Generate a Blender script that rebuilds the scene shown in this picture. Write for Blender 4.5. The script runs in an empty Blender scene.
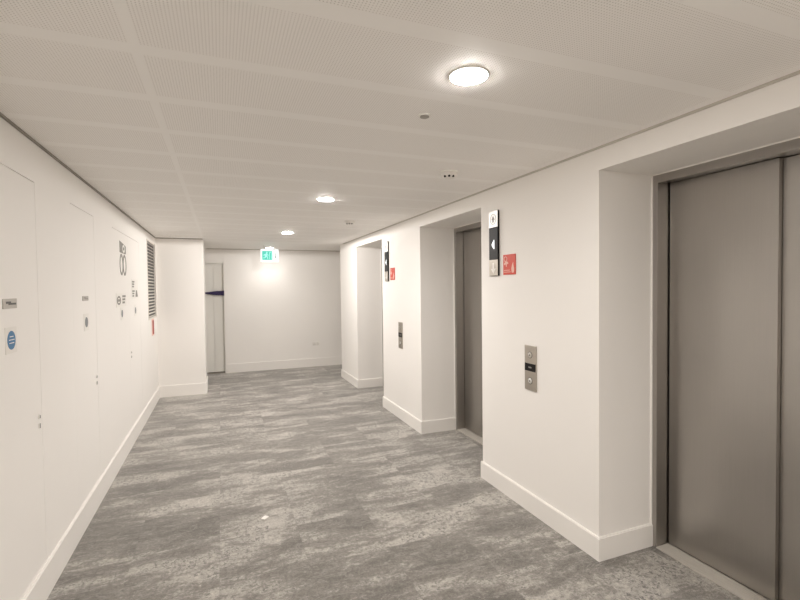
import bpy, bmesh, math
from mathutils import Vector, Matrix

SC = bpy.context.scene
COL = SC.collection
PI = math.pi

# ------------------------------------------------------------------ measures (metres)
XL, XR, XJ = -0.917, 2.080, 2.510          # left wall, right wall, lift frame plane
ZC, ZR = 2.461, 2.327                      # ceiling, recess soffit
YN, YC, YK = -5.0, 7.863, 9.642            # wall behind the camera, column face, back wall
XC = -0.248                                # column corner
PITCH = 2.575                              # spacing of the lifts
REC = [(0.791, 2.074), (3.375, 4.658), (5.948, 7.219)]
YEND = 8.297


def lin(c):
    c = c / 255.0
    return c / 12.92 if c <= 0.04045 else ((c + 0.055) / 1.055) ** 2.4


def srgb(r, g, b):
    return (lin(r), lin(g), lin(b), 1.0)


# ------------------------------------------------------------------ materials
def new_mat(name):
    m = bpy.data.materials.new(name)
    m.use_nodes = True
    nt = m.node_tree
    return m, nt, nt.nodes['Principled BSDF']


def N(nt, kind, **kw):
    n = nt.nodes.new(kind)
    for k, v in kw.items():
        setattr(n, k, v)
    return n


def M(nt, op, a, b=None, c=None, clamp=False):
    n = nt.nodes.new('ShaderNodeMath')
    n.operation = op
    n.use_clamp = clamp
    for i, v in enumerate((a, b, c)):
        if v is None:
            continue
        if isinstance(v, (int, float)):
            n.inputs[i].default_value = v
        else:
            nt.links.new(v, n.inputs[i])
    return n.outputs[0]


def mixc(nt, fac, a, b, blend='MIX'):
    n = nt.nodes.new('ShaderNodeMix')
    n.data_type = 'RGBA'
    n.blend_type = blend
    for sock, v in ((n.inputs[0], fac), (n.inputs[6], a), (n.inputs[7], b)):
        if isinstance(v, (int, float, tuple)):
            sock.default_value = v
        else:
            nt.links.new(v, sock)
    return n.outputs[2]


def ramp(nt, fac, stops):
    n = nt.nodes.new('ShaderNodeValToRGB')
    cr = n.color_ramp
    while len(cr.elements) < len(stops):
        cr.elements.new(0.5)
    for e, (p, c) in zip(cr.elements, stops):
        e.position = p
        e.color = c
    nt.links.new(fac, n.inputs[0])
    return n.outputs[0]


def noise(nt, vec, scale, detail=4, rough=0.6, dist=0.0):
    n = nt.nodes.new('ShaderNodeTexNoise')
    n.inputs['Scale'].default_value = scale
    n.inputs['Detail'].default_value = detail
    n.inputs['Roughness'].default_value = rough
    n.inputs['Distortion'].default_value = dist
    if vec is not None:
        nt.links.new(vec, n.inputs['Vector'])
    return n.outputs[0]


def bump(nt, bsdf, height, strength, distance=0.002):
    b = nt.nodes.new('ShaderNodeBump')
    b.inputs['Strength'].default_value = strength
    b.inputs['Distance'].default_value = distance
    nt.links.new(height, b.inputs['Height'])
    nt.links.new(b.outputs[0], bsdf.inputs['Normal'])


def paint(name, col, rough=0.6, spec=0.3, grain=0.04):
    m, nt, b = new_mat(name)
    pos = N(nt, 'ShaderNodeNewGeometry').outputs['Position']
    n1 = noise(nt, pos, 1.3, 3)
    c2 = tuple(x * 0.98 for x in col[:3]) + (1.0,)
    nt.links.new(mixc(nt, n1, c2, col), b.inputs['Base Color'])
    b.inputs['Roughness'].default_value = rough
    b.inputs['Specular IOR Level'].default_value = spec
    if grain:
        bump(nt, b, noise(nt, pos, 260, 2), grain, 0.001)
    return m


def metal(name, col, rough, axis='Z', metallic=1.0):
    """brushed metal: fine streaks along one axis"""
    m, nt, b = new_mat(name)
    pos = N(nt, 'ShaderNodeTexCoord').outputs['Object']
    mp = N(nt, 'ShaderNodeMapping')
    mp.inputs['Scale'].default_value = {'Z': (260, 260, 2.5), 'X': (2.5, 260, 260)}[axis]
    nt.links.new(pos, mp.inputs[0])
    st = noise(nt, mp.outputs[0], 1.0, 3, 0.7)
    cl = noise(nt, pos, 2.2, 3, 0.55)
    f = M(nt, 'ADD', M(nt, 'MULTIPLY', st, 0.5), M(nt, 'MULTIPLY', cl, 0.5))
    lo = tuple(x * 0.94 for x in col[:3]) + (1.0,)
    hi = tuple(min(1, x * 1.05) for x in col[:3]) + (1.0,)
    nt.links.new(ramp(nt, f, [(0.3, lo), (0.7, hi)]), b.inputs['Base Color'])
    b.inputs['Metallic'].default_value = metallic
    r = M(nt, 'ADD', M(nt, 'MULTIPLY', cl, 0.10), rough - 0.05)
    nt.links.new(r, b.inputs['Roughness'])
    bump(nt, b, st, 0.06, 0.0006)
    return m


def plain(name, col, rough=0.5, metallic=0.0, spec=0.4):
    m, nt, b = new_mat(name)
    pos = N(nt, 'ShaderNodeTexCoord').outputs['Object']
    n1 = noise(nt, pos, 14, 2)
    c2 = tuple(x * 0.93 for x in col[:3]) + (1.0,)
    nt.links.new(mixc(nt, n1, c2, col), b.inputs['Base Color'])
    b.inputs['Roughness'].default_value = rough
    b.inputs['Metallic'].default_value = metallic
    b.inputs['Specular IOR Level'].default_value = spec
    return m


def glow(name, col, strength, base=(0.8, 0.8, 0.8, 1)):
    m, nt, b = new_mat(name)
    b.inputs['Base Color'].default_value = base
    b.inputs['Emission Color'].default_value = col
    b.inputs['Emission Strength'].default_value = strength
    return m


def ceiling_mat():
    m, nt, b = new_mat('perforated_ceiling')
    pos = N(nt, 'ShaderNodeNewGeometry').outputs['Position']
    s = N(nt, 'ShaderNodeSeparateXYZ')
    nt.links.new(pos, s.inputs[0])
    x, y = s.outputs[0], s.outputs[1]
    # plain bands across the corridor, one joint strip along it, plain margin at the far end
    t = M(nt, 'FRACT', M(nt, 'DIVIDE', M(nt, 'ADD', y, 20 * 0.4257 - 1.335 + 0.2128), 0.4257))
    across = M(nt, 'LESS_THAN', M(nt, 'ABSOLUTE', M(nt, 'SUBTRACT', t, 0.5)), 0.036 / 0.4257)
    along = M(nt, 'LESS_THAN', M(nt, 'ABSOLUTE', M(nt, 'ADD', x, 0.247)), 0.015)
    far = M(nt, 'GREATER_THAN', y, 8.04)
    right = M(nt, 'GREATER_THAN', x, 2.02)
    band = M(nt, 'MAXIMUM', M(nt, 'MAXIMUM', across, along), M(nt, 'MAXIMUM', far, right))
    # perforation holes
    p = 0.0105
    fx = M(nt, 'SUBTRACT', M(nt, 'FRACT', M(nt, 'DIVIDE', M(nt, 'ADD', x, 5), p)), 0.5)
    fy = M(nt, 'SUBTRACT', M(nt, 'FRACT', M(nt, 'DIVIDE', M(nt, 'ADD', y, 10), p)), 0.5)
    d = M(nt, 'SQRT', M(nt, 'ADD', M(nt, 'MULTIPLY', fx, fx), M(nt, 'MULTIPLY', fy, fy)))
    hole = M(nt, 'SUBTRACT', 1.0, M(nt, 'DIVIDE', M(nt, 'SUBTRACT', d, 0.17), 0.08, clamp=True), clamp=True)
    hole = M(nt, 'MULTIPLY', hole, M(nt, 'SUBTRACT', 1.0, band))
    metalw = (0.95, 0.932, 0.91, 1)
    plainw = (0.955, 0.94, 0.92, 1)
    holec = (0.67, 0.65, 0.62, 1)
    c = mixc(nt, band, metalw, plainw)
    c = mixc(nt, hole, c, holec)
    nt.links.new(c, b.inputs['Base Color'])
    b.inputs['Roughness'].default_value = 0.6
    b.inputs['Specular IOR Level'].default_value = 0.3
    # joint lines either side of each band
    e1 = M(nt, 'ABSOLUTE', M(nt, 'SUBTRACT', M(nt, 'ABSOLUTE', M(nt, 'SUBTRACT', t, 0.5)), 0.036 / 0.4257))
    groove = M(nt, 'DIVIDE', e1, 0.012, clamp=True)
    bump(nt, b, groove, 0.15, 0.0008)
    return m


def carpet_mat():
    m, nt, b = new_mat('grey_carpet_tiles')
    pos = N(nt, 'ShaderNodeNewGeometry').outputs['Position']
    s = N(nt, 'ShaderNodeSeparateXYZ')
    nt.links.new(pos, s.inputs[0])
    T = 0.5
    gx = M(nt, 'DIVIDE', M(nt, 'ADD', s.outputs[0], 0.04), T)
    gy = M(nt, 'DIVIDE', M(nt, 'ADD', s.outputs[1], 0.31), T)
    ix, iy = M(nt, 'FLOOR', gx), M(nt, 'FLOOR', gy)
    cid = N(nt, 'ShaderNodeCombineXYZ')
    nt.links.new(ix, cid.inputs[0])
    nt.links.new(iy, cid.inputs[1])
    wn = N(nt, 'ShaderNodeTexWhiteNoise', noise_dimensions='2D')
    nt.links.new(cid.outputs[0], wn.inputs['Vector'])
    off = N(nt, 'ShaderNodeVectorMath', operation='SCALE')
    nt.links.new(wn.outputs['Color'], off.inputs[0])
    off.inputs['Scale'].default_value = 0.13
    st = N(nt, 'ShaderNodeVectorMath', operation='MULTIPLY')
    nt.links.new(pos, st.inputs[0])
    st.inputs[1].default_value = (0.46, 1.4, 1)
    ad = N(nt, 'ShaderNodeVectorMath', operation='ADD')
    nt.links.new(st.outputs[0], ad.inputs[0])
    nt.links.new(off.outputs[0], ad.inputs[1])
    v = ad.outputs[0]
    big = noise(nt, v, 2.9, 10, 0.66, 0.3)
    mid = noise(nt, pos, 24, 6, 0.78, 0.6)
    fine = noise(nt, pos, 75, 4, 0.75)
    pile = noise(nt, pos, 420, 2, 0.6)
    # cracked, lace-like marks
    vo = N(nt, 'ShaderNodeTexVoronoi', feature='DISTANCE_TO_EDGE')
    vo.inputs['Scale'].default_value = 34
    wob = N(nt, 'ShaderNodeTexNoise')
    wob.inputs['Scale'].default_value = 30
    nt.links.new(pos, wob.inputs['Vector'])
    wm = N(nt, 'ShaderNodeVectorMath', operation='SCALE')
    nt.links.new(wob.outputs['Color'], wm.inputs[0])
    wm.inputs['Scale'].default_value = 0.09
    wa = N(nt, 'ShaderNodeVectorMath', operation='ADD')
    nt.links.new(pos, wa.inputs[0])
    nt.links.new(wm.outputs[0], wa.inputs[1])
    nt.links.new(wa.outputs[0], vo.inputs['Vector'])
    crack = M(nt, 'SUBTRACT', 1.0, M(nt, 'DIVIDE', vo.outputs[0], 0.13, clamp=True))
    speck = M(nt, 'DIVIDE', M(nt, 'SUBTRACT', 0.47, noise(nt, pos, 44, 3, 0.6, 0.8)), 0.05, clamp=True)
    crack = M(nt, 'MAXIMUM', M(nt, 'MULTIPLY', crack, 0.35), speck)
    f = M(nt, 'ADD', M(nt, 'MULTIPLY', big, 0.78), M(nt, 'MULTIPLY', mid, 0.22))
    base = ramp(nt, f, [(0.37, (0.098, 0.089, 0.077, 1)), (0.455, (0.160, 0.147, 0.129, 1)),
                        (0.51, (0.215, 0.199, 0.177, 1)), (0.54, (0.385, 0.363, 0.330, 1)), (0.66, (0.48, 0.455, 0.417, 1))])
    rid = noise(nt, v, 7.5, 4, 0.6, 1.2)
    ridge = M(nt, 'SUBTRACT', 1.0, M(nt, 'DIVIDE', M(nt, 'ABSOLUTE', M(nt, 'SUBTRACT', rid, 0.5)), 0.022, clamp=True), clamp=True)
    grit = noise(nt, pos, 34, 3, 0.7)
    light = M(nt, 'DIVIDE', M(nt, 'SUBTRACT', f, 0.50), 0.06, clamp=True)
    lace = M(nt, 'MULTIPLY', M(nt, 'MULTIPLY', crack, light), M(nt, 'GREATER_THAN', noise(nt, pos, 4.5, 3, 0.6), 0.47))
    c = mixc(nt, M(nt, 'MULTIPLY', lace, 0.85), base, (0.10, 0.094, 0.085, 1))
    c = mixc(nt, 1.0, c, ramp(nt, fine, [(0.3, (0.62, 0.62, 0.62, 1)), (0.7, (1.34, 1.34, 1.34, 1))]), 'MULTIPLY')
    c = mixc(nt, M(nt, 'MULTIPLY', ridge, 0.38), c, (0.42, 0.40, 0.37, 1))
    c = mixc(nt, 1.0, c, ramp(nt, grit, [(0.34, (0.8, 0.8, 0.79, 1)), (0.5, (1, 1, 1, 1)), (0.66, (1.18, 1.18, 1.17, 1))]), 'MULTIPLY')
    c = mixc(nt, 1.0, c, ramp(nt, pile, [(0.3, (0.8, 0.8, 0.8, 1)), (0.7, (1.18, 1.18, 1.18, 1))]), 'MULTIPLY')
    # each tile a touch different, with a thin seam
    tone = M(nt, 'ADD', M(nt, 'MULTIPLY', wn.outputs['Value'], 0.08), 0.96)
    tc = N(nt, 'ShaderNodeCombineXYZ')
    for i in range(3):
        nt.links.new(tone, tc.inputs[i])
    c = mixc(nt, 1.0, c, tc.outputs[0], 'MULTIPLY')
    ex = M(nt, 'ABSOLUTE', M(nt, 'SUBTRACT', M(nt, 'FRACT', M(nt, 'ADD', gx, 0.5)), 0.5))
    ey = M(nt, 'ABSOLUTE', M(nt, 'SUBTRACT', M(nt, 'FRACT', M(nt, 'ADD', gy, 0.5)), 0.5))
    seam = M(nt, 'LESS_THAN', M(nt, 'MINIMUM', ex, ey), 0.006)
    c = mixc(nt, M(nt, 'MULTIPLY', seam, 0.16), c, (0.13, 0.12, 0.11, 1))
    nt.links.new(c, b.inputs['Base Color'])
    b.inputs['Roughness'].default_value = 0.8
    b.inputs['Specular IOR Level'].default_value = 0.3
    b.inputs['Sheen Weight'].default_value = 0.55
    b.inputs['Sheen Roughness'].default_value = 0.5
    bump(nt, b, M(nt, 'ADD', pile, fine), 0.35, 0.003)
    return m


WALL = paint('wall_paint', (0.905, 0.885, 0.858, 1), 0.62)
TRIM = paint('trim_gloss_paint', (0.90, 0.88, 0.85, 1), 0.4, 0.4, 0)
DOORW = paint('door_paint', (0.905, 0.885, 0.858, 1), 0.62)
LEAF = paint('far_door_paint', (0.87, 0.86, 0.82, 1), 0.45, 0.35, 0)
CEIL = ceiling_mat()
CARPET = carpet_mat()
STEEL = metal('brushed_steel_door', (0.45, 0.43, 0.405, 1), 0.31)
FRAME = metal('brushed_steel_frame', (0.44, 0.42, 0.40, 1), 0.30)
PLATE = metal('brushed_steel_plate', (0.52, 0.48, 0.43, 1), 0.34, 'X')
PALESTEEL = metal('steel_painted_bright', (0.86, 0.85, 0.83, 1), 0.38, 'X', 0.75)  # paler steel: the indicator upper plate's bright reflection is put into the colour
ALU = metal('sill_aluminium', (0.62, 0.59, 0.54, 1), 0.5, 'X', 0.25)
EDGEGREY = plain('shadow_gap_trim_grey', (0.30, 0.275, 0.24, 1), 0.5)
BLACK = plain('black_plastic', (0.008, 0.007, 0.007, 1), 0.35, 0, 0.2)
DARK = plain('dark_grey_print', (0.10, 0.095, 0.09, 1), 0.5)
MIDG = plain('mid_grey_print', (0.26, 0.25, 0.23, 1), 0.5)
WHITE = plain('white_plastic', (0.86, 0.84, 0.80, 1), 0.35)
GREYPL = plain('grey_plastic', (0.33, 0.31, 0.28, 1), 0.5)
PAPER = plain('white_paper', (0.9, 0.88, 0.84, 1), 0.7)
RED = plain('red_sign_print', (0.66, 0.075, 0.045, 1), 0.4)
PINK = plain('pale_pink_print', (0.86, 0.52, 0.44, 1), 0.45)
BLUE = plain('blue_sign_print', (0.055, 0.20, 0.40, 1), 0.45)
PURPLE = plain('dark_purple_ribbon', (0.022, 0.012, 0.07, 1), 0.6)
GAP = plain('dark_gap', (0.03, 0.028, 0.025, 1), 0.8)
VENTW = paint('vent_white', (0.80, 0.76, 0.70, 1), 0.5, 0.35, 0)
LAMP = glow('lamp_diffuser_glow', (1.0, 0.95, 0.905, 1), 400.0)
LAMPDIM = glow('dim_lamp_diffuser_glow', (1.0, 0.95, 0.905, 1), 85.0)
SIGNW = glow('exit_sign_white', (0.93, 1.0, 0.97, 1), 1.15, (0.3, 0.3, 0.3, 1))
SIGNG = glow('exit_sign_green', (0.07, 0.68, 0.55, 1), 1.0, (0.0, 0.1, 0.07, 1))
SIGNC = glow('exit_sign_pale_figure', (0.42, 1.0, 0.84, 1), 0.95, (0.1, 0.3, 0.25, 1))
ARROW = glow('display_arrow_glow', (0.9, 0.97, 1.0, 1), 1.2)


# ------------------------------------------------------------------ mesh helpers
def BM():
    return bmesh.new()


def box(bm, x0, x1, y0, y1, z0, z1, bev=0.0, seg=2):
    m = Matrix.Translation(((x0 + x1) / 2, (y0 + y1) / 2, (z0 + z1) / 2)) @ Matrix.Diagonal((x1 - x0, y1 - y0, z1 - z0, 1))
    r = bmesh.ops.create_cube(bm, size=1.0, matrix=m)
    if bev:
        es = list({e for v in r['verts'] for e in v.link_edges})
        bmesh.ops.bevel(bm, geom=es, offset=bev, segments=seg, affect='EDGES', profile=0.5)
    return bm


def prism(bm, pts, y0, y1):
    """outline in local x,z pulled out along y (front at y0)"""
    a = [bm.verts.new((x, y0, z)) for x, z in pts]
    b = [bm.verts.new((x, y1, z)) for x, z in pts]
    n = len(pts)
    bm.faces.new(a)
    bm.faces.new(list(reversed(b)))
    for i in range(n):
        bm.faces.new((a[i], b[i], b[(i + 1) % n], a[(i + 1) % n]))
    bmesh.ops.recalc_face_normals(bm, faces=bm.faces)
    return bm


def lathe(bm, prof, axis='Z', seg=40, origin=(0, 0, 0)):
    """profile (r, h) turned round an axis; 'Z' -> h along z, 'Y' -> h along y"""
    rings = []
    for r, h in prof:
        ring = []
        for k in range(seg):
            a = 2 * PI * k / seg
            if axis == 'Z':
                p = (r * math.cos(a), r * math.sin(a), h)
            else:
                p = (r * math.cos(a), h, r * math.sin(a))
            ring.append(bm.verts.new(Vector(p) + Vector(origin)))
        rings.append(ring)
    for i in range(len(rings) - 1):
        for k in range(seg):
            bm.faces.new((rings[i][k], rings[i][(k + 1) % seg], rings[i + 1][(k + 1) % seg], rings[i + 1][k]))
    bm.faces.new(rings[0])
    bm.faces.new(rings[-1])
    bmesh.ops.recalc_face_normals(bm, faces=bm.faces)
    return bm


def ring(bm, rx, rz, w, y0, y1, cx=0, cz=0, seg=32):
    """flat elliptical ring in x,z"""
    vs = []
    for k in range(seg):
        a = 2 * PI * k / seg
        c, s = math.cos(a), math.sin(a)
        vs.append([bm.verts.new((cx + (rx - i * w) * c, y, cz + (rz - i * w) * s)) for i, y in ((0, y0), (1, y0), (1, y1), (0, y1))])
    for k in range(seg):
        p, q = vs[k], vs[(k + 1) % seg]
        for i in range(4):
            bm.faces.new((p[i], p[(i + 1) % 4], q[(i + 1) % 4], q[i]))
    bmesh.ops.recalc_face_normals(bm, faces=bm.faces)
    return bm


def obj(name, bm, mat, parent=None, smooth=False):
    me = bpy.data.meshes.new(name)
    bm.to_mesh(me)
    bm.free()
    me.materials.append(mat)
    if smooth:
        for p in me.polygons:
            p.use_smooth = True
        me.set_sharp_from_angle(angle=math.radians(35))
    o = bpy.data.objects.new(name, me)
    COL.objects.link(o)
    o.parent = parent
    return o


def struct(name, bm, mat, parent=None):
    o = obj(name, bm, mat, parent)
    if parent is None:
        o['kind'] = 'structure'
    return o


def thing(name, label, cat, loc=(0, 0, 0), rotz=0.0, group=None):
    o = bpy.data.objects.new(name, None)
    o.empty_display_size = 0.1
    COL.objects.link(o)
    o.location = loc
    o.rotation_euler = (0, 0, rotz)
    o['label'] = label
    o['category'] = cat
    if group:
        o['group'] = group
    return o


def tag(o, label, cat, group=None):
    o['label'] = label
    o['category'] = cat
    if group:
        o['group'] = group
    return o


def dup(root, loc, label):
    r = root.copy()
    COL.objects.link(r)
    r.location = loc
    r['label'] = label
    for ch in list(root.children):
        c = ch.copy()
        COL.objects.link(c)
        c.parent = r
        for g in ch.children:
            d = g.copy()
            COL.objects.link(d)
            d.parent = c
    return r


RIGHT, LEFT, BACK = -PI / 2, PI / 2, 0.0    # local x = right seen from the front, -y = out of the wall

# ------------------------------------------------------------------ the setting
bm = BM()
box(bm, -2.0, 4.7, YN - 0.12, YK + 0.6, -0.12, 0)
struct('floor', bm, CARPET)

bm = BM()
box(bm, -2.0, 4.7, YN - 0.12, YK + 0.6, ZC, ZC + 0.12)
struct('ceiling', bm, CEIL)

# right wall: piers, lintels over the recesses, wall behind the lift doors
bm = BM()
XB = 2.74
box(bm, XR, XB, YN, REC[0][0], 0, ZC)
box(bm, XR, XB, REC[0][1], REC[1][0], 0, ZC)
box(bm, XR, XB, REC[1][1], REC[2][0], 0, ZC)
box(bm, XR, 4.6, REC[2][1], YEND, 0, ZC)
for a, b_ in REC:
    box(bm, XR, XB, a, b_, ZR, ZC)
    box(bm, XB - 0.04, XB, a, b_, 0, ZR)
struct('wall_right', bm, WALL)

# left wall with four openings for the flush riser doors
DOORS = [(2.285, 3.000, 1), (3.618, 4.212, 2), (4.870, 5.596, 3), (5.598, 6.320, 4)]
DZ0, DZ1, G = 0.19, 2.236, 0.0025
bm = BM()
GF = 0.0012
holes = [(2.285 - G, 3.0 + GF), (3.618 - G, 4.212 + GF), (4.870 - G, 6.320 + GF)]
y = YN
for a, b_ in holes:
    box(bm, XL - 0.05, XL, y, a, 0, ZC)
    box(bm, XL - 0.05, XL, a, b_, 0, DZ0 - G)
    box(bm, XL - 0.05, XL, a, b_, DZ1 + G, ZC)
    y = b_
# opening of the louvred vent
VY0, VY1, VZ0, VZ1 = 6.99, 7.78, 1.27, 2.335
box(bm, XL - 0.05, XL, y, VY0, 0, ZC)
box(bm, XL - 0.05, XL, VY0, VY1, 0, VZ0)
box(bm, XL - 0.05, XL, VY0, VY1, VZ1, ZC)
box(bm, XL - 0.05, XL, VY1, YC, 0, ZC)
box(bm, XL - 0.20, XL - 0.05, YN, YC, 0, ZC)
struct('wall_left', bm, WALL)

# projecting column at the end of the left wall, and the alcove behind it
bm = BM()
box(bm, -2.0, XC, YC, 8.46, 0, ZC)
struct('wall_column', bm, WALL)
bm = BM()
box(bm, -2.0, -1.75, 8.46, YK, 0, ZC)
struct('wall_alcove', bm, WALL)

# back wall with the door opening
DX0, DX1, DH, DD = -0.80, 0.062, 2.20, 0.09
bm = BM()
box(bm, -2.0, DX0, YK, YK + 0.3, 0, ZC)
box(bm, DX1, 4.6, YK, YK + 0.3, 0, ZC)
box(bm, DX0, DX1, YK, YK + 0.3, DH, ZC)
box(bm, DX0, DX1, YK + DD + 0.06, YK + 0.3, 0, DH)
struct('wall_back', bm, WALL)
bm = BM()
box(bm, 4.5, 4.7, YEND, YK, 0, ZC)
struct('wall_side_passage', bm, WALL)
bm = BM()
box(bm, -2.0, 4.7, YN - 0.12, YN, 0, ZC)
struct('wall_near', bm, WALL)


# skirting boards: straight runs with a small chamfer on the top edge
def skirt_x(bm, face, out, y0, y1, h):
    """board on a wall facing +x (out=1) or -x (out=-1)"""
    t = 0.014
    for z0, z1, tt in ((0, h - 0.006, t), (h - 0.006, h, t - 0.005)):
        a, b_ = sorted((face, face + out * tt))
        box(bm, a, b_, y0, y1, z0, z1)


def skirt_y(bm, face, out, x0, x1, h):
    t = 0.014
    for z0, z1, tt in ((0, h - 0.006, t), (h - 0.006, h, t - 0.005)):
        a, b_ = sorted((face, face + out * tt))
        box(bm, x0, x1, a, b_, z0, z1)


HL, HR = 0.178, 0.142
bm = BM()
skirt_x(bm, XL, 1, YN, YC, HL)
struct('baseboard_left', bm, TRIM)
bm = BM()
skirt_y(bm, YC, -1, XL + 0.014, XC + 0.014, HL)
skirt_x(bm, XC, 1, YC, 8.46, HL)
struct('baseboard_column', bm, TRIM)
bm = BM()
skirt_y(bm, YK, -1, DX1 + 0.03, 4.5, HL)
struct('baseboard_back', bm, TRIM)
for i, (a, b_) in enumerate([(YN, REC[0][0]), (REC[0][1], REC[1][0]), (REC[1][1], REC[2][0]), (REC[2][1], YEND)]):
    bm = BM()
    lo = a - (0.014 if i else 0)
    skirt_x(bm, XR, -1, lo, b_ + 0.014, HR)
    if i:
        skirt_y(bm, a, -1, XR, XJ, HR)
    if i < 3:
        skirt_y(bm, b_, 1, XR, XJ, HR)
    else:
        skirt_y(bm, b_, 1, XR, 4.5, HR)
    struct('baseboard_right', bm, TRIM)

# edge trim where ceiling meets walls; its grey paints in the dark shadow gap
TRIMG = plain('shadow_gap_trim_pale', (0.56, 0.53, 0.48, 1), 0.5)
for k, (x0, x1, y0, y1) in enumerate([(XL, XL + 0.012, YN, YC), (XR - 0.010, XR, YN, 8.04), (XL + 0.012, XC, YC - 0.010, YC),
                                      (XC + 0.005, 4.5, YK - 0.008, YK)]):
    bm = BM()
    box(bm, x0, x1, y0, y1, ZC - 0.011, ZC)
    struct('trim_%d' % (k + 1), bm, EDGEGREY if k in (0, 2) else TRIMG)

# flush riser doors in the left wall
for y0, y1, n in DOORS:
    bm = BM()
    box(bm, XL - 0.045, XL - 0.0005, y0, y1, DZ0, DZ1, 0.001, 1)
    d = struct('door_%d' % n, bm, DOORW)
    # small round budget lock near the closing edge
    ly = {1: 2.955, 2: 4.165, 3: None, 4: 5.655}[n]
    if ly:
        bm = BM()
        lathe(bm, [(0.011, 0.003), (0.013, 0.0), (0.013, -0.003), (0.010, -0.005)], 'Y', 20)
        box(bm, -0.010, 0.010, -0.004, 0.0, -0.062, -0.036, 0.002)
        lk = obj('door_lock', bm, WHITE, d, True)
        lk.rotation_euler = (0, 0, LEFT)
        lk.location = (XL, ly, 0.985)
        bm = BM()
        box(bm, -0.003, 0.003, -0.0062, -0.0045, -0.008, 0.008)
        box(bm, -0.0025, 0.0025, -0.0055, -0.003, -0.061, -0.037)
        kh = obj('keyhole', bm, BLACK, lk)

# double door in the back wall
bm = BM()
fw = 0.035
box(bm, DX0, DX0 + fw, YK + 0.015, YK + DD + 0.06, 0, DH, 0.002)
box(bm, DX1 - fw * 0.4, DX1, YK + 0.015, YK + DD + 0.06, 0, DH, 0.002)
box(bm, DX0, DX1, YK + 0.015, YK + DD + 0.06, DH - fw, DH, 0.002)
dr = struct('door_5', bm, LEAF)
for x0, x1, yy in ((DX0 + fw + 0.002, -0.135, DD), (-0.131, DX1 - fw * 0.4 - 0.002, DD)):
    bm = BM()
    box(bm, x0, x1, YK + yy, YK + yy + 0.044, 0.022, DH - fw - 0.003, 0.002)
    obj('door_leaf', bm, LEAF, dr)
bm = BM()
box(bm, DX0 + 0.01, DX1 - 0.01, YK + 0.02, YK + DD + 0.055, 0.0, 0.012, 0.003)
obj('threshold', bm, EDGEGREY, dr)

# ------------------------------------------------------------------ lifts
HWID = (REC[0][1] - REC[0][0]) / 2


def make_lift(loc, label, hw):
    t = thing('elevator', label, 'elevator', loc, RIGHT, 'lifts along the right wall')
    w = hw - 0.003
    fi = w - 0.036                       # inner edge of the frame
    zt = ZR - 0.003
    f = BM()
    for s in (-1, 1):
        a, b_ = sorted((s * w, s * fi))
        box(f, a, b_, -0.004, 0.03, 0, zt, 0.0015)
        c = s * (fi - 0.004) if False else s * fi
        a, b_ = sorted((s * (w - 0.012), s * (fi + 0.004)))
        box(f, a, b_, 0.03, 0.175, 0, zt - 0.01)
    box(f, -fi, fi, -0.004, 0.03, zt - 0.050, zt, 0.0015)
    box(f, -fi, fi, 0.03, 0.175, zt - 0.044, zt - 0.01)
    obj('door_frame', f, FRAME, t)
    p = BM()
    box(p, -fi + 0.003, -0.004, 0.100, 0.128, 0.014, zt - 0.047, 0.002)
    obj('door_panel', p, STEEL, t)
    p = BM()
    box(p, -0.06, fi - 0.003, 0.131, 0.159, 0.014, zt - 0.047, 0.002)
    obj('door_panel', p, STEEL, t)
    s = BM()
    box(s, -fi, fi, -0.006, 0.036, 0, 0.010, 0.001)
    for k in range(4):
        box(s, -fi, fi, 0.038 + k * 0.0155, 0.0515 + k * 0.0155, 0, 0.010)
    box(s, -fi, fi, 0.101, 0.175, 0, 0.006)
    obj('sill', s, ALU, t)
    # white sealant bead round the frame
    c = BM()
    for sg in (-1, 1):
        a, b_ = sorted((sg * (w + 0.003), sg * (w - 0.006)))
        box(c, a, b_, -0.010, -0.004, HR, zt + 0.003)
    box(c, -w, w, -0.010, -0.004, zt - 0.003, zt + 0.003)
    obj('sealant_bead', c, TRIM, t)
    return t


lab = ['brushed steel lift doors in the nearest recess, largest, at the right edge of the view',
       'brushed steel lift in the middle recess, half hidden by the nearer pier',
       'lift in the farthest recess, only the thin dark edge of its frame in view']
for (a, b_), l in zip(REC, lab):
    make_lift((XJ, (a + b_) / 2, 0), l, (b_ - a) / 2)


# ------------------------------------------------------------------ lift fittings on the piers
def make_indicator(loc, label):
    """lantern and display panel; local x right, z up from the panel's bottom edge"""
    t = thing('lift_indicator', label, 'lift indicator', loc, RIGHT, 'lift indicator panels')
    W, H = 0.0625, 0.524
    b = BM()
    box(b, -W, W, -0.016, 0.001, 0, H, 0.002)
    obj('housing', b, BLACK, t)
    b = BM()
    box(b, -W + 0.001, W - 0.001, -0.018, -0.014, 0.392, H - 0.001, 0.001)
    up = obj('upper_plate', b, PALESTEEL, t)
    b = BM()
    ring(b, 0.042, 0.042, 0.004, -0.0195, -0.017, 0, 0.456)
    prism(b, [(-0.024, 0.452), (0, 0.484), (0.024, 0.452), (0.009, 0.452), (0.009, 0.430), (-0.009, 0.430), (-0.009, 0.452)], -0.0195, -0.017)
    obj('up_arrow', b, MIDG, up)
    b = BM()
    box(b, -W + 0.001, W - 0.001, -0.018, -0.014, 0.131, 0.390, 0.001)
    sc_ = obj('display', b, BLACK, t)
    b = BM()
    prism(b, [(-0.022, 0.252), (0.006, 0.288), (0.016, 0.288), (0.016, 0.216), (0.006, 0.216)], -0.0195, -0.0175)
    obj('display_arrow', b, ARROW, sc_)
    b = BM()
    box(b, -W + 0.001, W - 0.001, -0.018, -0.014, 0.001, 0.129, 0.001)
    lo = obj('lower_plate', b, PLATE, t)
    b = BM()
    prism(b, [(-0.034, 0.058), (0, 0.016), (0.034, 0.058), (0.012, 0.058), (0.012, 0.106), (-0.012, 0.106), (-0.012, 0.058)], -0.0195, -0.017)
    obj('down_arrow', b, WHITE, lo)
    return t


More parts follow.
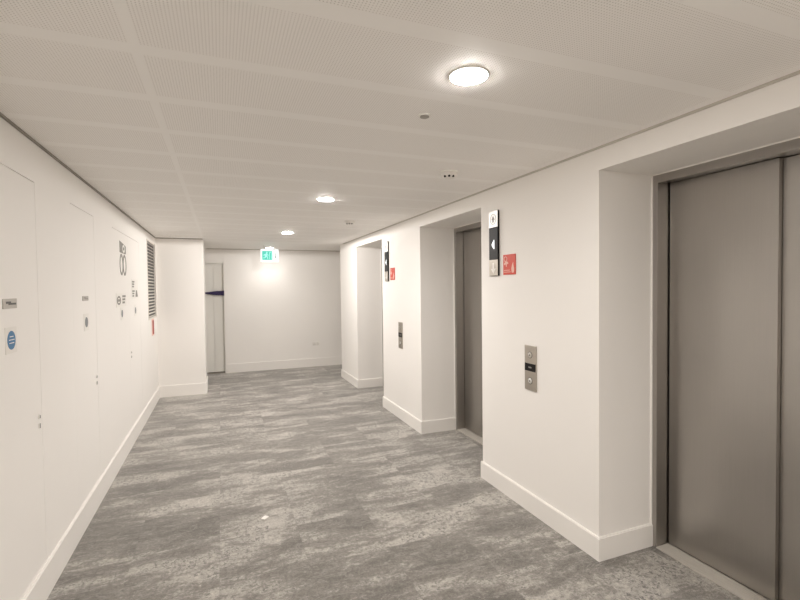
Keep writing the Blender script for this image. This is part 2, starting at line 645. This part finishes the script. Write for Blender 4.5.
def make_fire_sign(loc, label):
    t = thing('fire_notice', label, 'sign', loc, RIGHT, 'red notices beside the lift indicators')
    b = BM()
    box(b, -0.079, 0.079, -0.006, 0.001, 0, 0.156, 0.001)
    obj('backing', b, RED, t)
    b = BM()
    # white outline and pictogram of the notice
    ring(b, 0.021, 0.021, 0.005, -0.0075, -0.0055, -0.046, 0.122)
    prism(b, [(-0.066, 0.084), (-0.050, 0.100), (-0.022, 0.102), (-0.008, 0.088), (-0.016, 0.080), (-0.028, 0.090), (-0.030, 0.062), (-0.040, 0.062), (-0.042, 0.084), (-0.056, 0.074)], -0.0075, -0.0055)
    prism(b, [(0.036, 0.014), (0.062, 0.014), (0.067, 0.046), (0.056, 0.070), (0.054, 0.096), (0.040, 0.074), (0.030, 0.044)], -0.0075, -0.0055)
    box(b, -0.066, 0.020, -0.0075, -0.0055, 0.018, 0.023)
    box(b, -0.066, 0.012, -0.0075, -0.0055, 0.032, 0.037)
    obj('pictogram', b, PINK, t)
    return t


def make_call(loc, label):
    t = thing('lift_call_panel', label, 'call panel', loc, RIGHT, 'lift call panels')
    b = BM()
    box(b, -0.065, 0.065, -0.008, 0, 0, 0.326, 0.002)
    obj('faceplate', b, PLATE, t)
    b = BM()
    box(b, -0.061, 0.061, -0.0095, -0.006, 0.140, 0.196, 0.001)
    d = obj('display_window', b, BLACK, t)
    b = BM()
    box(b, -0.016, 0.016, -0.0105, -0.009, 0.163, 0.173)
    obj('display_digits', b, GREYPL, d)
    for z, l, sgn in ((0.258, 'up', 1), (0.070, 'down', -1)):
        b = BM()
        lathe(b, [(0.020, -0.006), (0.020, -0.011), (0.017, -0.013)], 'Y', 28, (0, 0, z))
        bt = obj('call_button', b, PALESTEEL if sgn < 0 else ALU, t, True)
        b = BM()
        ring(b, 0.024, 0.024, 0.004, -0.0095, -0.007, 0, z)
        obj('button_ring', b, DARK, bt)
        b = BM()
        prism(b, [(-0.009, z - 0.005 * sgn), (0, z + 0.008 * sgn), (0.009, z - 0.005 * sgn)], -0.014, -0.0125)
        obj('button_arrow', b, DARK, bt)
    return t


make_indicator((XR, 3.165, 1.738), 'tall black and steel lift indicator with glowing arrow, nearest, right of the middle lift')
ind2 = dup(bpy.data.objects['lift_indicator'], (XR, 3.180 + PITCH - 0.02, 1.740), 'small narrow lift indicator in the distance, on the pier between middle and far lifts')
make_fire_sign((XR, 2.966, 1.742), 'square red notice beside the nearest lift indicator')
dup(bpy.data.objects['fire_notice'], (XR, 2.978 + PITCH - 0.02, 1.753), 'far small red notice on the pier between middle and far lifts')
make_call((XR, 2.711, 0.895), 'steel lift call panel with black window, on the pier left of the nearest lift')
dup(bpy.data.objects['lift_call_panel'], (XR, 2.711 + PITCH - 0.012, 0.895), 'far steel lift call panel on the pier between middle and far lifts')


# ------------------------------------------------------------------ signs on the riser doors
GREYBLUE = plain('faded_blue_grey_print', (0.22, 0.235, 0.25, 1), 0.5)


def blue_disc(y, label):
    t = thing('door_safety_sign', label, 'sign', (XL, y, 1.3835), LEFT, 'round safety signs on the left wall doors')
    b = BM()
    box(b, -0.062, 0.062, -0.0016, 0.0005, -0.018, 0.105, 0.0004, 1)
    obj('backing', b, WHITE, t)
    b = BM()
    lathe(b, [(0.044 if y < 3 else 0.037, -0.001), (0.044 if y < 3 else 0.037, -0.0026)], 'Y', 36, (0, 0, 0.043))
    d = obj('disc', b, BLUE if y < 3 else GREYBLUE, t)
    if y > 3:
        return t
    b = BM()
    for k, hw in enumerate((0.020, 0.030, 0.026)):
        box(b, -hw, hw, -0.0032, -0.0022, 0.058 - k * 0.015, 0.062 - k * 0.015)
    obj('print', b, WHITE, d)
    return t


for y, l in ((2.643, 'round blue safety sign on the nearest left wall door'),
             (3.925, 'round grey-blue safety sign on the second left wall door, under a plain name plate'),
             (5.218, 'round grey-blue safety sign on the third door, below the big black door symbol'),
             (5.986, 'round grey-blue safety sign on the farthest left wall door, nearest to the vent')):
    blue_disc(y, l)


PLGREY = plain('name_plate_grey', (0.50, 0.47, 0.43, 1), 0.45)


def name_plate(y, z, w, h, label):
    t = thing('door_name_plate', label, 'name plate', (XL, y, z), LEFT, 'grey name plates on the left wall doors')
    b = BM()
    box(b, -w / 2, w / 2, -0.003, 0.0005, -h / 2, h / 2, 0.0008, 1)
    obj('plate', b, PLGREY, t)
    b = BM()
    box(b, -w * 0.3, w * 0.05, -0.0042, -0.0025, 0.0, 0.010)
    box(b, -w * 0.12, w * 0.42, -0.0042, -0.0025, -0.006, 0.003)
    obj('lettering', b, DARK if y < 3 else GREYPL, t)
    return t


name_plate(2.640, 1.598, 0.15, 0.046, 'small grey name plate above the blue sign on the nearest left wall door')
name_plate(3.915, 1.600, 0.15, 0.034, 'small grey name plate on the second left wall door')


XS = 2.1


def glyph_plate(y, z, rows, label):
    """white sticker with rows of dark square symbols"""
    t = thing('door_label', label, 'label', (XL, y, z), LEFT, 'white labels with dark symbols on the left wall doors')
    b = BM()
    xs = [p[0] for p in rows]
    zs = [p[1] for p in rows]
    s = rows[0][2]
    box(b, min(xs) - s * 1.35, max(xs) + s * 1.35, -0.0016, 0.0005, min(zs) - s * .75, max(zs) + s * .75, 0.0004, 1)
    obj('backing', b, WHITE, t)
    for k, (px, pz, s, kind) in enumerate(rows):
        b = BM()
        if kind == 0:
            ring(b, s * .52, s * .52, s * 0.22, -0.0026, -0.001, px, pz)
            box(b, px - .02, px + s * .3, -0.0026, -0.001, pz - .012, pz + .012)
        elif kind == 1:
            for j in range(3):
                box(b, px - s * .45, px + s * (.45 - .12 * j), -0.0026, -0.001, pz + s * (.5 - .36 * j) - s * .24, pz + s * (.5 - .36 * j))
        else:
            prism(b, [(px - s * .5, pz - s * .5), (px + s * .5, pz - s * .5), (px + s * .15, pz + s * .5), (px - s * .25, pz + s * .5)], -0.0026, -0.001)
        for vv in b.verts:
            vv.co.x = px + (vv.co.x - px) * XS
        obj('symbol', b, MIDG, t)
    return t


glyph_plate(5.210, 1.565, [(-0.13, -0.005, 0.085, 0), (0.12, 0.0, 0.085, 1)], 'white label with two dark symbols on the third door, below the big symbol')
glyph_plate(5.960, 1.675, [(-0.08, 0.05, 0.075, 1), (-0.08, -0.055, 0.075, 1), (0.12, -0.055, 0.075, 2)],
            'white label with three dark symbols on the farthest left wall door')

# large symbol and tall figures on the third door
t = thing('floor_number_sign', 'large black symbol over tall thin figures, high on the third left wall door', 'sign', (XL, 5.345, 1.808), LEFT)
b = BM()
prism(b, [(-0.155, 0.225), (0.150, 0.225), (0.150, 0.305), (0.02, 0.322), (-0.155, 0.340)], -0.002, 0.0005)
sq = obj('dark_symbol', b, MIDG, t)
b = BM()
ring(b, 0.062, 0.040, 0.022, -0.003, -0.0015, 0.03, 0.272)
obj('symbol_ring', b, WHITE, sq)
for px in (-0.085, 0.075):
    b = BM()
    ring(b, 0.085, 0.108, 0.026, -0.002, 0.0005, px, 0.108)
    obj('figure', b, MIDG, t)

# louvred vent at the end of the left wall
t = thing('louvred_vent', 'tall white vent with dark louvre gaps at the far end of the left wall', 'vent', (XL, (VY0 + VY1) / 2, VZ0), LEFT)
hw, H = (VY1 - VY0) / 2, VZ1 - VZ0
b = BM()
box(b, -hw + 0.002, hw - 0.002, 0.016, 0.022, 0.002, H - 0.002)
obj('backing', b, BLACK, t)
b = BM()
e = 0.02
for x0, x1, z0, z1 in ((-hw - e, -hw + .004, -e, H + e), (hw - .004, hw + e, -e, H + e), (-hw + .004, hw - .004, -e, 0.004), (-hw + .004, hw - .004, H - .004, H + e)):
    box(b, x0, x1, -0.005, -0.0005, z0, z1)
obj('frame', b, VENTW, t)
NS = 24
for k in range(NS):
    z = (k + 0.5) * H / NS
    b = BM()
    prism_pts = [(-0.004, z - 0.009), (-0.004, z - 0.001), (0.011, z + 0.006), (0.011, z - 0.002)]
    # slat profile in y,z swept along x
    vs = [[b.verts.new((sx * (hw - 0.005), py, pz)) for py, pz in prism_pts] for sx in (-1, 1)]
    for i in range(4):
        b.faces.new((vs[0][i], vs[0][(i + 1) % 4], vs[1][(i + 1) % 4], vs[1][i]))
    b.faces.new(vs[0])
    b.faces.new(vs[1])
    bmesh.ops.recalc_face_normals(b, faces=b.faces)
    obj('louvre', b, VENTW, t)

# red fire point plate below the vent
t = thing('fire_action_sign', 'narrow red sign on the left wall just below the louvred vent', 'sign', (XL, 7.37, 1.01), LEFT)
b = BM()
box(b, -0.11, 0.11, -0.003, 0, 0, 0.235, 0.001)
obj('backing', b, PINK, t)
b = BM()
box(b, -0.036, 0.036, -0.012, -0.002, 0.02, 0.215, 0.004)
obj('red_panel', b, plain('dull_red_print', (0.42, 0.09, 0.075, 1), 0.5), t)

# purple ribbon tied across the far door
t = thing('ribbon', 'dark purple ribbon stretched across the white door beyond the column', 'ribbon', (DX0 + 0.45, YK, 1.55), BACK)
b = BM()
x0, x1 = DX0 - (DX0 + 0.45), DX1 - (DX0 + 0.45)
n = 24
rows = []
for i in range(n + 1):
    u = i / n
    x = x0 + (x1 - x0) * u
    c = 0.046 - 0.010 * u
    h = 0.018 + 0.032 * min(1, max(0, (u - 0.58) / 0.42)) ** 0.9 + 0.003 * math.sin(u * 17)
    yy = 0.004 + 0.012 * math.sin(u * 9)
    rows.append([b.verts.new((x, yy + d, c + s * h)) for d, s in ((0, -1), (-0.004, 0.1), (0, 1), (0.005, 1), (0.002, 0), (0.005, -1))])
for p, q in zip(rows, rows[1:]):
    for i in range(6):
        b.faces.new((p[i], p[(i + 1) % 6], q[(i + 1) % 6], q[i]))
b.faces.new(rows[0])
b.faces.new(rows[-1])
bmesh.ops.recalc_face_normals(b, faces=b.faces)
obj('band', b, PURPLE, t, True)
b = BM()
box(b, x1 - 0.034, x1 - 0.001, -0.006, 0.014, -0.014, 0.086, 0.003)
obj('knot', b, PURPLE, t)

# power socket low on the back wall
t = thing('power_socket', 'white double power socket low on the back wall', 'socket', (1.862, YK, 0.45), BACK)
b = BM()
box(b, -0.073, 0.073, -0.010, 0, 0, 0.086, 0.004)
obj('faceplate', b, WHITE, t, True)
for sx in (-0.034, 0.034):
    b = BM()
    for dx, dz in ((0, 0.046), (-0.011, 0.026), (0.011, 0.026)):
        box(b, sx + dx - 0.003, sx + dx + 0.003, -0.0112, -0.009, dz - 0.004, dz + 0.004)
    obj('socket_holes', b, DARK, t)
    b = BM()
    box(b, sx - 0.006, sx + 0.006, -0.013, -0.009, 0.060, 0.074, 0.001)
    obj('rocker_switch', b, WHITE, t)

# ------------------------------------------------------------------ on the ceiling
BEAM = 100.0


def downlight(x, y, label, beam=BEAM, lamp=LAMP, cone=172, blend=0.9):
    t = thing('downlight', label, 'ceiling light', (x, y, ZC), 0, 'round downlights along the ceiling')
    b = BM()
    lathe(b, [(0.071, 0.0), (0.079, 0.0), (0.077, -0.003), (0.0715, -0.0055)], 'Z', 48)
    obj('rim', b, WHITE, t, True)
    ld = bpy.data.lights.new('downlight_beam', 'SPOT')
    ld.energy = beam
    ld.color = (1.0, 0.95, 0.905)
    ld.spot_size = math.radians(cone)
    ld.spot_blend = blend
    ld.shadow_soft_size = 0.04
    lo = bpy.data.objects.new('downlight_beam', ld)
    COL.objects.link(lo)
    lo.parent = t
    lo.location = (0, 0, -0.050)
    b = BM()
    lathe(b, [(0.0705, -0.001), (0.0705, -0.006), (0.060, -0.009), (0.036, -0.0105), (0.012, -0.011)], 'Z', 48)
    obj('diffuser', b, lamp, t, True)


downlight(0.902, 1.545, 'nearest and largest glowing round downlight on the ceiling', 8.0)
downlight(0.903, 4.105, 'second glowing round downlight, half way along the ceiling', 66.0)
downlight(0.907, 6.670, 'third small round downlight, on the ceiling in front of the exit sign', 105.0, LAMP, 180, 0.03)
downlight(0.907, 9.245, 'farthest round downlight, mostly hidden behind the exit sign by the back wall', 11.0, LAMPDIM, 125, 0.8)
downlight(0.902, -1.020, 'first round downlight behind the viewpoint', 110.0)
downlight(0.902, -3.590, 'second round downlight behind the viewpoint, near the end wall', 110.0)


def detector(x, y, label):
    t = thing('smoke_detector', label, 'detector', (x, y, ZC), 0, 'white ceiling detectors')
    b = BM()
    lathe(b, [(0.066, 0.0), (0.066, -0.008), (0.060, -0.012)], 'Z', 40)
    obj('base', b, WHITE, t, True)
    b = BM()
    lathe(b, [(0.055, -0.010), (0.055, -0.030), (0.046, -0.042), (0.025, -0.047), (0.008, -0.048)], 'Z', 40)
    hd = obj('head', b, WHITE, t, True)
    for k in range(3):
        a = -PI / 2 - 0.42 + (k - 1) * 0.62
        b = BM()
        bmesh.ops.create_uvsphere(b, u_segments=14, v_segments=8, radius=0.0085,
                                  matrix=Matrix.Translation((0.049 * math.cos(a), 0.049 * math.sin(a), -0.037)))
        obj('sensor_window', b, BLACK, hd, True)
    return t


detector(1.513, 2.880, 'white round detector with three dark dots, on the ceiling near the middle lift')
detector(1.465, 5.340, 'faint small white round detector on the ceiling, near the far lift')

t = thing('ceiling_sensor', 'small flat grey round sensor in the ceiling behind the nearest downlight', 'sensor', (0.912, 1.975, ZC))
b = BM()
lathe(b, [(0.030, 0.0), (0.030, -0.003), (0.026, -0.005)], 'Z', 32)
obj('rim', b, WHITE, t, True)
b = BM()
lathe(b, [(0.022, -0.0045), (0.022, -0.008), (0.012, -0.012)], 'Z', 28)
obj('lens', b, GREYPL, t, True)

# hanging exit sign
t = thing('exit_sign', 'glowing green and white running man exit sign hanging before the back wall', 'exit sign', (0.853, 8.70, ZC), BACK)
b = BM()
b.free()
for sx in (-0.11, 0.11):
    b = BM()
    box(b, sx - 0.006, sx + 0.006, -0.006, 0.006, -0.078, 0.0, 0.001)
    obj('hanger', b, WHITE, t)
W, Z0, Z1 = 0.160, 2.155 - ZC, 2.388 - ZC
b = BM()
box(b, -W, W, -0.010, 0.010, Z0, Z1, 0.003)
pn = obj('sign_panel', b, SIGNW, t)
b = BM()
box(b, -0.136, 0.048, -0.0118, -0.009, Z0 + 0.034, Z1 - 0.034)
gp = obj('green_field', b, SIGNG, pn)
zc = (Z0 + Z1) / 2
b = BM()
# running figure heading for a doorway
lathe(b, [(0.014, -0.0115), (0.014, -0.0130)], 'Y', 20, (-0.052, 0, zc + 0.048))
y0, y1 = -0.0130, -0.0115
for quad in ([(-0.075, 0.030), (-0.045, 0.034), (-0.052, -0.010), (-0.082, -0.006)],
             [(-0.050, 0.030), (-0.020, 0.006), (-0.026, -0.004), (-0.055, 0.014)],
             [(-0.075, 0.030), (-0.104, 0.018), (-0.108, -0.008), (-0.099, -0.010), (-0.094, 0.010), (-0.074, 0.018)],
             [(-0.058, -0.008), (-0.032, -0.026), (-0.034, -0.062), (-0.046, -0.062), (-0.046, -0.034), (-0.074, -0.014)],
             [(-0.080, -0.006), (-0.062, -0.008), (-0.078, -0.046), (-0.116, -0.052), (-0.116, -0.040), (-0.088, -0.036)]):
    prism(b, [(x, zc + z) for x, z in quad], y0, y1)
for x0, x1, z0, z1 in ((-0.010, 0.000, -0.066, 0.062), (0.026, 0.034, -0.066, 0.062), (0.0, 0.026, 0.054, 0.062)):
    box(b, x0, x1, y0, y1, zc + z0, zc + z1)
obj('running_figure', b, SIGNC, gp)
b = BM()
prism(b, [(0.076, zc - 0.018), (0.099, zc - 0.058), (0.122, zc - 0.018), (0.106, zc - 0.018), (0.106, zc + 0.052), (0.092, zc + 0.052), (0.092, zc - 0.018)], -0.0118, -0.009)
obj('direction_arrow', b, plain('pale_grey_green', (0.35, 0.45, 0.42, 1)), pn)

# scrap of white paper on the carpet
b = BM()
prism(b, [(-0.028, -0.004), (-0.004, -0.030), (0.029, 0.002), (0.004, 0.032)], -0.001, 0.001)
bmesh.ops.rotate(b, verts=b.verts, cent=(0, 0, 0), matrix=Matrix.Rotation(-PI / 2, 3, 'X'))
o = obj('paper_scrap', b, PAPER)
o.location = (0.263, 3.385, 0.0035)
tag(o, 'tiny white square scrap of paper lying on the carpet', 'paper')

# ------------------------------------------------------------------ camera
F_PX, YAW, PIT, ROLL = 455.451, 0.3747, -0.0268, -0.0119
fw_ = Vector((math.sin(YAW) * math.cos(PIT), math.cos(YAW) * math.cos(PIT), math.sin(PIT)))
r0 = Vector((math.cos(YAW), -math.sin(YAW), 0))
u0 = r0.cross(fw_)
r1 = r0 * math.cos(ROLL) + u0 * math.sin(ROLL)
u1 = -r0 * math.sin(ROLL) + u0 * math.cos(ROLL)
cd = bpy.data.cameras.new('camera')
cd.sensor_width = 36.0
cd.lens = F_PX / 800.0 * 36.0
cd.clip_start = 0.05
cam = bpy.data.objects.new('camera', cd)
COL.objects.link(cam)
mw = Matrix((r1, u1, -fw_)).transposed().to_4x4()
mw.translation = (0, 0, 1.65)
cam.matrix_world = mw
SC.camera = cam

# ------------------------------------------------------------------ world and view
w = bpy.data.worlds.new('world')
SC.world = w
w.use_nodes = True
w.node_tree.nodes['Background'].inputs[0].default_value = (1.0, 0.93, 0.85, 1)
w.node_tree.nodes['Background'].inputs[1].default_value = 0.0

vs_ = SC.view_settings
vs_.view_transform = 'Standard'
vs_.look = 'None'
vs_.gamma = 1.0
vs_.use_curve_mapping = False
vs_.exposure = -0.34
SC.cycles.max_bounces = 18
SC.cycles.diffuse_bounces = 14
SC.cycles.sample_clamp_indirect = 6.0
